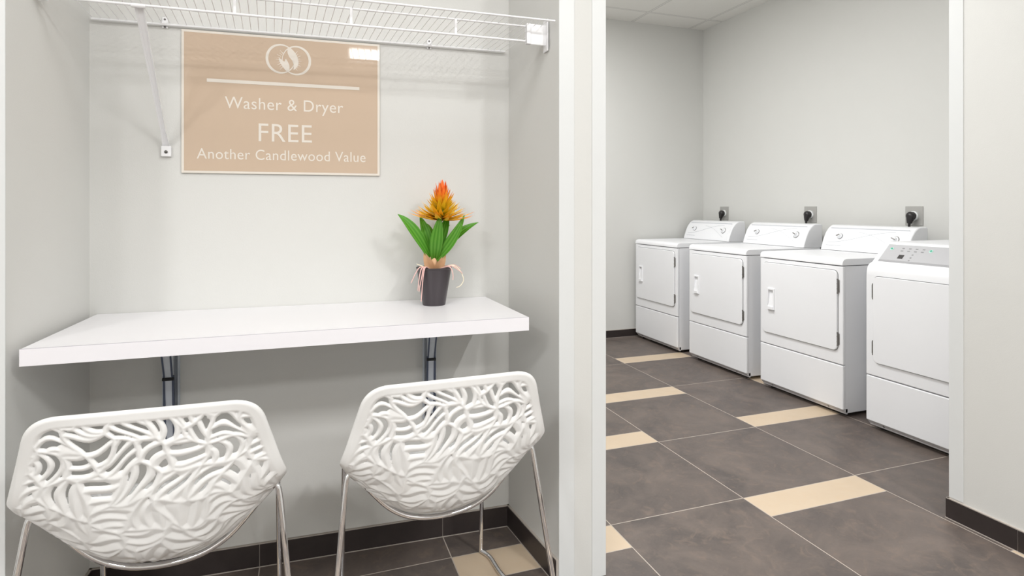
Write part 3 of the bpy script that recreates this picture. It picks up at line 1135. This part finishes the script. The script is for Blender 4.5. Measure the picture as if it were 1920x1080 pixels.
for b_, t_, dy, w_, bow, up in leaves:
    obj('leaf', blade(pxz(*b_, y=-0.008), pxz(*t_, y=dy), w_, bow, up), M_LEAF, t, 60)
# peach sheath leaves at the base of the rosette
for b_, t_, dy, w_ in (((816, 505), (799, 463), -0.022, 0.0170), ((820, 505), (839, 466), -0.024, 0.0155), ((820, 502), (814, 468), 0.02, 0.018), ((821, 502), (832, 470), 0.02, 0.018)):
    obj('sheath', blade(pxz(*b_, y=0.0), pxz(*t_, y=dy), w_, (0, -0.008 if dy < 0 else 0.008, -0.004), (0, -1 if dy < 0 else 1, 0.2), fold=0.5, n=8, root=0.15), M_BULB, t, 60)
obj('stem', tube(smooth_path([(0, 0, 0.125), (0.0, 0.0, 0.20), (0.02, 0, 0.30), (0.03, 0, 0.34)], 5), [0.009, 0.010, 0.012, 0.013, 0.012, 0.011, 0.010, 0.009, 0.008, 0.008, 0.008, 0.008, 0.008, 0.008, 0.008, 0.008], 12), M_BULB, t, 50)
# flower head: whorls of pointed bracts around a leaning axis
bm = bmesh.new()
tone = bm.verts.layers.float.new('tone')
FC = Vector((0.026, -0.005, 0.318))
ax = Vector((0.03, -0.05, 1)).normalized()
q = Vector((0, 0, 1)).rotation_difference(ax)


def bract(hz, az, length, elev, width, t0, t1):
    d = Vector((math.cos(az) * math.cos(elev), math.sin(az) * math.cos(elev), math.sin(elev)))
    s = Vector((-math.sin(az), math.cos(az), 0))
    nm = d.cross(s)
    rows = []
    for i in range(6):
        f = i / 5
        w = width * (0.45 + 1.4 * f - 1.85 * f * f) if f < 1 else 0.0003
        c = Vector((0, 0, hz)) + d * (length * f) + Vector((0, 0, 1)) * (length * 0.16 * f * f) + Vector((math.cos(az), math.sin(az), 0)) * 0.006
        row = []
        for j, (o, k) in enumerate(((-1, -0.35), (0, 0.0), (1, -0.35))):
            v = bm.verts.new(FC + q @ (c + s * (w * o) + nm * (w * k)))
            v[tone] = min(1, max(0, t0 + (t1 - t0) * f + rnd.uniform(-0.06, 0.06)))
            row.append(v)
        rows.append(row)
    for a, b in zip(rows, rows[1:]):
        for j in range(2):
            bm.faces.new((a[j], a[j + 1], b[j + 1], b[j]))


whorls = [  # height, count, length, elevation deg, width, base tone, tip tone
    (-0.004, 18, 0.118, 3, 0.0150, 0.25, 0.78),
    (0.000, 16, 0.092, 6, 0.0150, 0.20, 0.62),
    (0.005, 16, 0.096, 14, 0.0140, 0.16, 0.60),
    (0.014, 13, 0.076, 24, 0.0130, 0.05, 0.50),
    (0.026, 13, 0.064, 36, 0.0120, 0.02, 0.52),
    (0.038, 12, 0.060, 46, 0.0115, 0.15, 0.70),
    (0.050, 12, 0.056, 55, 0.0110, 0.40, 0.84),
    (0.062, 11, 0.052, 63, 0.0105, 0.60, 0.95),
    (0.074, 9, 0.050, 71, 0.0100, 0.70, 1.0),
    (0.086, 7, 0.046, 79, 0.0090, 0.78, 1.0),
    (0.096, 4, 0.042, 86, 0.0080, 0.80, 1.0)]
for i, (hz, n, ln, el, w, t0, t1) in enumerate(whorls):
    for k in range(n):
        bract(hz, 2 * math.pi * (k + 0.5 * (i % 2)) / n + rnd.uniform(-0.12, 0.12), ln * rnd.uniform(0.86, 1.06), math.radians(el + rnd.uniform(-6, 6)), w, t0, t1)
add_lathe(bm, [(0, -0.012), (0.014, -0.006), (0.016, 0.03), (0.010, 0.09), (0, 0.12)], 12, FC, ax)
obj('flower_head', bm, M_BRACT, t, 60)
# dangling roots
roots = [
    ([(806, 494, -0.02), (792, 490, -0.047), (783, 503, -0.052), (776, 518, -0.054)], M_ROOT),
    ([(807, 494, -0.03), (796, 490, -0.057), (791, 505, -0.062), (788, 531, -0.062)], M_ROOT),
    ([(809, 494, -0.03), (801, 490, -0.061), (797, 510, -0.066), (794, 551, -0.060)], M_ROOT),
    ([(808, 494, -0.03), (799, 490, -0.059), (795, 506, -0.064), (790, 533, -0.062)], M_ROOT),
    ([(806, 494, -0.01), (796, 489, -0.03), (786, 485, -0.03)], M_ROOT_W),
    ([(832, 494, -0.02), (848, 489, -0.036), (862, 497, -0.040), (869, 503, -0.040)], M_ROOT),
    ([(833, 494, -0.02), (850, 488, -0.034), (864, 497, -0.036), (871, 514, -0.036), (866, 525, -0.036), (858, 529, -0.036)], M_ROOT_W),
    ([(830, 494, -0.02), (845, 490, -0.050), (851, 503, -0.052), (851, 514, -0.052)], M_ROOT),
    ([(826, 494, 0.0), (852, 489, 0.0), (862, 493, 0.01), (868, 497, 0.01)], M_ROOT),
]
for pts, m in roots:
    P = smooth_path([pxz(u, v, y) for u, v, y in pts], 5)
    nn_ = len(P)
    obj('root', tube(P, [0.0026 - 0.0012 * i / nn_ for i in range(nn_)], 8), m, t, 60)

# ------------------------------------------------------------------ pierced shell chairs
CV = np.array([0.0, 0.12, 0.25, 0.38, 0.50, 0.63, 0.77])          # flat length at the control sections
CE = np.array([(0.236, -0.060, 0.826), (0.264, -0.030, 0.720), (0.298, 0.004, 0.616), (0.284, 0.085, 0.572),
               (0.266, 0.185, 0.540), (0.248, 0.300, 0.500), (0.225, 0.420, 0.466)])
CC = np.array([(0, -0.060, 0.826), (0, -0.052, 0.710), (0, -0.032, 0.570), (0, 0.018, 0.440), (0, 0.125, 0.392),
               (0, 0.270, 0.412), (0, 0.425, 0.452)])
CL = CV[-1]


def interp(v, T):
    """cubic through the sections (PCHIP-like via Catmull-Rom on CV)"""
    v = np.clip(v, 0, CL)
    i = np.clip(np.searchsorted(CV, v, side='right') - 1, 0, len(CV) - 2)
    h = CV[i + 1] - CV[i]
    s = (v - CV[i]) / h
    m = np.gradient(T, CV, axis=0)
    s = s[..., None]
    h = h[..., None]
    return ((2 * s**3 - 3 * s**2 + 1) * T[i] + (s**3 - 2 * s**2 + s) * h * m[i]
            + (-2 * s**3 + 3 * s**2) * T[i + 1] + (s**3 - s**2) * h * m[i + 1])


def half_w(v):
    return np.interp(v, CV, CE[:, 0])


def shell_pt(x, v):
    w = half_w(v)
    e, c = interp(v, CE), interp(v, CC)
    tt = np.clip(np.abs(x) / w, 0, 1.05)
    g = (tt ** 2.3)[..., None]
    p = c + (e - c) * g
    p[..., 0] = x
    return p


def seg_dist(X, Y, ax_, ay_, bx_, by_):
    dx, dy = bx_ - ax_, by_ - ay_
    L = dx * dx + dy * dy + 1e-12
    s = np.clip(((X - ax_) * dx + (Y - ay_) * dy) / L, 0, 1)
    return np.hypot(X - ax_ - s * dx, Y - ay_ - s * dy)


def shell_mesh():
    rs = np.random.RandomState(11)
    st = 0.0024
    xs = np.arange(-0.306, 0.3061, st)
    vs = np.arange(-0.006, CL + 0.0061, st)
    X, Y = np.meshgrid(xs, vs)
    # outline (inside positive): rounded polygon of the flattened shell
    half = [(0, 0), (0.236, 0), (0.298, 0.25), (0.270, 0.47), (0.225, CL), (0, CL)]
    P = [Vector((a, b, 0)) for a, b in half]
    path = [P[0]] + fillet(P[:3], 0.075, 10)[1:-1]
    path = fillet([P[0], P[1], P[2], P[3], P[4], P[5]], 0.0, 1)
    pts = []
    rr = [0, 0.062, 0.020, 0.05, 0.07, 0]
    for i, p in enumerate(P):
        if rr[i] == 0:
            pts.append(p)
            continue
        a, c = P[i - 1], P[i + 1]
        s_, e_ = p + (a - p).normalized() * rr[i], p + (c - p).normalized() * rr[i]
        for k in range(11):
            u = k / 10
            pts.append(s_ * (1 - u) ** 2 + p * 2 * u * (1 - u) + e_ * u * u)
    AX = np.abs(X)
    dist = np.full(X.shape, 9.0)
    inside = np.zeros(X.shape, bool)
    poly = [(p.x, p.y) for p in pts]
    for (ax_, ay_), (bx_, by_) in zip(poly, poly[1:]):
        dist = np.minimum(dist, seg_dist(AX, Y, ax_, ay_, bx_, by_))
    full = poly + [(-a, b) for a, b in reversed(poly)]
    for i in range(len(full)):
        ax_, ay_ = full[i]
        bx_, by_ = full[(i + 1) % len(full)]
        c = (ay_ > Y) != (by_ > Y)
        with np.errstate(divide='ignore', invalid='ignore'):
            xi = (bx_ - ax_) * (Y - ay_) / (by_ - ay_ + 1e-15) + ax_
        inside ^= c & (X < xi)
    out = np.where(inside, dist, -dist)
    # rim band
    rimw = 0.034
    rim = rimw - out
    # warped Voronoi net
    wx = X + 0.015 * np.sin(31 * Y + 0.7) + 0.007 * np.sin(57 * Y + 17 * X + 1.0)
    wyy = Y + 0.015 * np.sin(33 * X + 1.9) + 0.007 * np.sin(52 * X - 23 * Y)
    seeds = []
    sp = 0.074
    for j in range(-1, int(CL / (sp * 0.87)) + 2):
        for i in range(-7, 8):
            seeds.append(((i + 0.5 * (j % 2)) * sp + rs.uniform(-0.5, 0.5) * sp * 0.62, j * sp * 0.87 + rs.uniform(-0.5, 0.5) * sp * 0.62))
    S = np.array(seeds)
    d1 = np.full(X.shape, 9.0)
    d2 = np.full(X.shape, 9.0)
    i1 = np.zeros(X.shape, int)
    i2 = np.zeros(X.shape, int)
    for k, (sx, sy) in enumerate(S):
        d = np.hypot(wx - sx, wyy - sy)
        n1 = d < d1
        n2 = (~n1) & (d < d2)
        i2 = np.where(n1, i1, np.where(n2, k, i2))
        d2 = np.where(n1, d1, np.where(n2, d, d2))
        i1 = np.where(n1, k, i1)
        d1 = np.where(n1, d, d1)
    sep = np.hypot(S[i1, 0] - S[i2, 0], S[i1, 1] - S[i2, 1]) + 1e-9
    de = (d2 * d2 - d1 * d1) / (2 * sep)
    fld = 0.0084 - de
    # bands of curved ribs inside every cell
    K = len(S)
    th = rs.uniform(0, np.pi, K)
    kap = rs.uniform(3.0, 9.0, K) * rs.choice([-1, 1], K)
    per = rs.uniform(0.023, 0.031, K)
    pha = rs.uniform(0, 1, K)
    dxs, dys = wx - S[i1, 0], wyy - S[i1, 1]
    q1 = dxs * np.cos(th[i1]) + dys * np.sin(th[i1])
    q2 = -dxs * np.sin(th[i1]) + dys * np.cos(th[i1])
    q1 = q1 + kap[i1] * q2 * q2
    fr = np.abs((q1 / per[i1] + pha[i1]) % 1.0 - 0.5) * per[i1]
    fld = np.maximum(fld, 0.0073 - fr)
    u_ = np.clip((Y - 0.09) / 0.24, 0, 1)
    grow = 0.0095 * u_ * u_ * (3 - 2 * u_)
    F = np.minimum(np.maximum(fld + grow, rim), out)
    F = np.where(np.abs(F) < 1e-6, 1e-6, F)
    # relief profile
    T = 0.0062
    c = np.clip(F / (0.0084 + grow), 0, 1)
    rnd_ = np.sqrt(np.clip(1 - (1 - c) ** 2, 0, 1))
    mixw = 0.68 - 0.40 * u_
    H = T * (mixw * rnd_ + (1 - mixw) * c ** 1.3)
    ny, nx_ = F.shape
    P0 = shell_pt(X, Y)
    e = 0.002
    dxv = shell_pt(X + e, Y) - shell_pt(X - e, Y)
    dyv = shell_pt(X, np.clip(Y + e, 0, CL)) - shell_pt(X, np.clip(Y - e, 0, CL))
    N = np.cross(dxv, dyv)
    N /= np.linalg.norm(N, axis=-1, keepdims=True) + 1e-12
    ins = F > 0
    verts = []
    A = -np.ones(F.shape, int)
    B = -np.ones(F.shape, int)
    for j, i in zip(*np.nonzero(ins)):
        A[j, i] = len(verts)
        verts.append(P0[j, i] + N[j, i] * H[j, i])
        B[j, i] = len(verts)
        verts.append(P0[j, i] - N[j, i] * H[j, i])
    cross_ = {}

    def cut(j0, i0, j1, i1_):
        key = (j0, i0, j1, i1_) if (j0, i0) < (j1, i1_) else (j1, i1_, j0, i0)
        r = cross_.get(key)
        if r is None:
            fa, fb = F[j0, i0], F[j1, i1_]
            s = min(0.97, max(0.03, fa / (fa - fb)))
            r = len(verts)
            verts.append(P0[j0, i0] * (1 - s) + P0[j1, i1_] * s)
            cross_[key] = r
        return r
    faces = []
    any_ = ins[:-1, :-1] | ins[1:, :-1] | ins[:-1, 1:] | ins[1:, 1:]
    for j, i in zip(*np.nonzero(any_)):
        cs_ = [(j, i), (j, i + 1), (j + 1, i + 1), (j + 1, i)]
        inn = [bool(ins[c_]) for c_ in cs_]
        if inn.count(True) == 2 and inn[0] == inn[2]:
            groups = []
            for k in range(4):
                if inn[k]:
                    groups.append([('c', cs_[k - 1], cs_[k]), ('n', cs_[k]), ('c', cs_[k], cs_[(k + 1) % 4])])
        else:
            g = []
            for k in range(4):
                a_, b_ = cs_[k], cs_[(k + 1) % 4]
                if inn[k]:
                    g.append(('n', a_))
                if inn[k] != inn[(k + 1) % 4]:
                    g.append(('c', a_, b_))
            groups = [g]
        for g in groups:
            fa, fb = [], []
            for it in g:
                if it[0] == 'n':
                    fa.append(int(A[it[1]]))
                    fb.append(int(B[it[1]]))
                else:
                    r = cut(*it[1], *it[2])
                    fa.append(r)
                    fb.append(r)
            faces.append(fa)
            faces.append(fb[::-1])
    me = bpy.data.meshes.new('shell')
    me.from_pydata([tuple(map(float, v)) for v in verts], [], faces)
    me.polygons.foreach_set('use_smooth', [True] * len(me.polygons))
    me.materials.append(M_SHELL)
    me.update()
    return me


def make_chair(label, loc, rz):
    t = thing('shell_chair', label, 'chair', loc, rz, 'white pierced shell chairs at the wall table')
    sh = bpy.data.objects.new('shell', shell_mesh())
    COL.objects.link(sh)
    sh.parent = t
    R = 0.0078
    for s in (-1, 1):
        obj('leg', tube(fillet([(s * 0.335, -0.045, R + 0.001), (s * 0.277, 0.046, 0.535), (s * 0.270, 0.050, 0.566), (s * 0.238, 0.060, 0.540)], 0.03, 6), R, 12), M_CHROME, t, 50)
        obj('leg', tube(fillet([(s * 0.250, 0.480, R + 0.001), (s * 0.246, 0.440, 0.452), (s * 0.225, 0.425, 0.446)], 0.03, 6), R, 12), M_CHROME, t, 50)
        obj('runner', tube(smooth_path(fillet([(s * 0.250, 0.480, R + 0.001), (s * 0.270, 0.435, R), (s * 0.272, 0.33, R), (s * 0.315, 0.10, R), (s * 0.335, -0.045, R + 0.001)], 0.03, 4), 2), R, 12), M_CHROME, t, 50)
    for pts in ([(0.238, 0.060, 0.540), (0.205, 0.063, 0.495), (0.150, 0.066, 0.436), (0.085, 0.069, 0.400), (0, 0.070, 0.388)],
                [(0.225, 0.425, 0.446), (0.17, 0.415, 0.440), (0.11, 0.405, 0.436), (0.05, 0.400, 0.433), (0, 0.400, 0.432)]):
        P = pts + [(-a, b, c) for a, b, c in reversed(pts[:-1])]
        obj('seat_support', tube(smooth_path(P, 5), R, 12), M_CHROME, t, 50)
    return t


ch = make_chair('white pierced-shell chair on chrome legs on the left, near the left wall of the niche', (-0.338, 1.622, 0), math.radians(-1.5))
dup(ch, (0.385, 1.618, 0), math.radians(1.5), 'white pierced-shell chair on chrome legs below the potted plant')
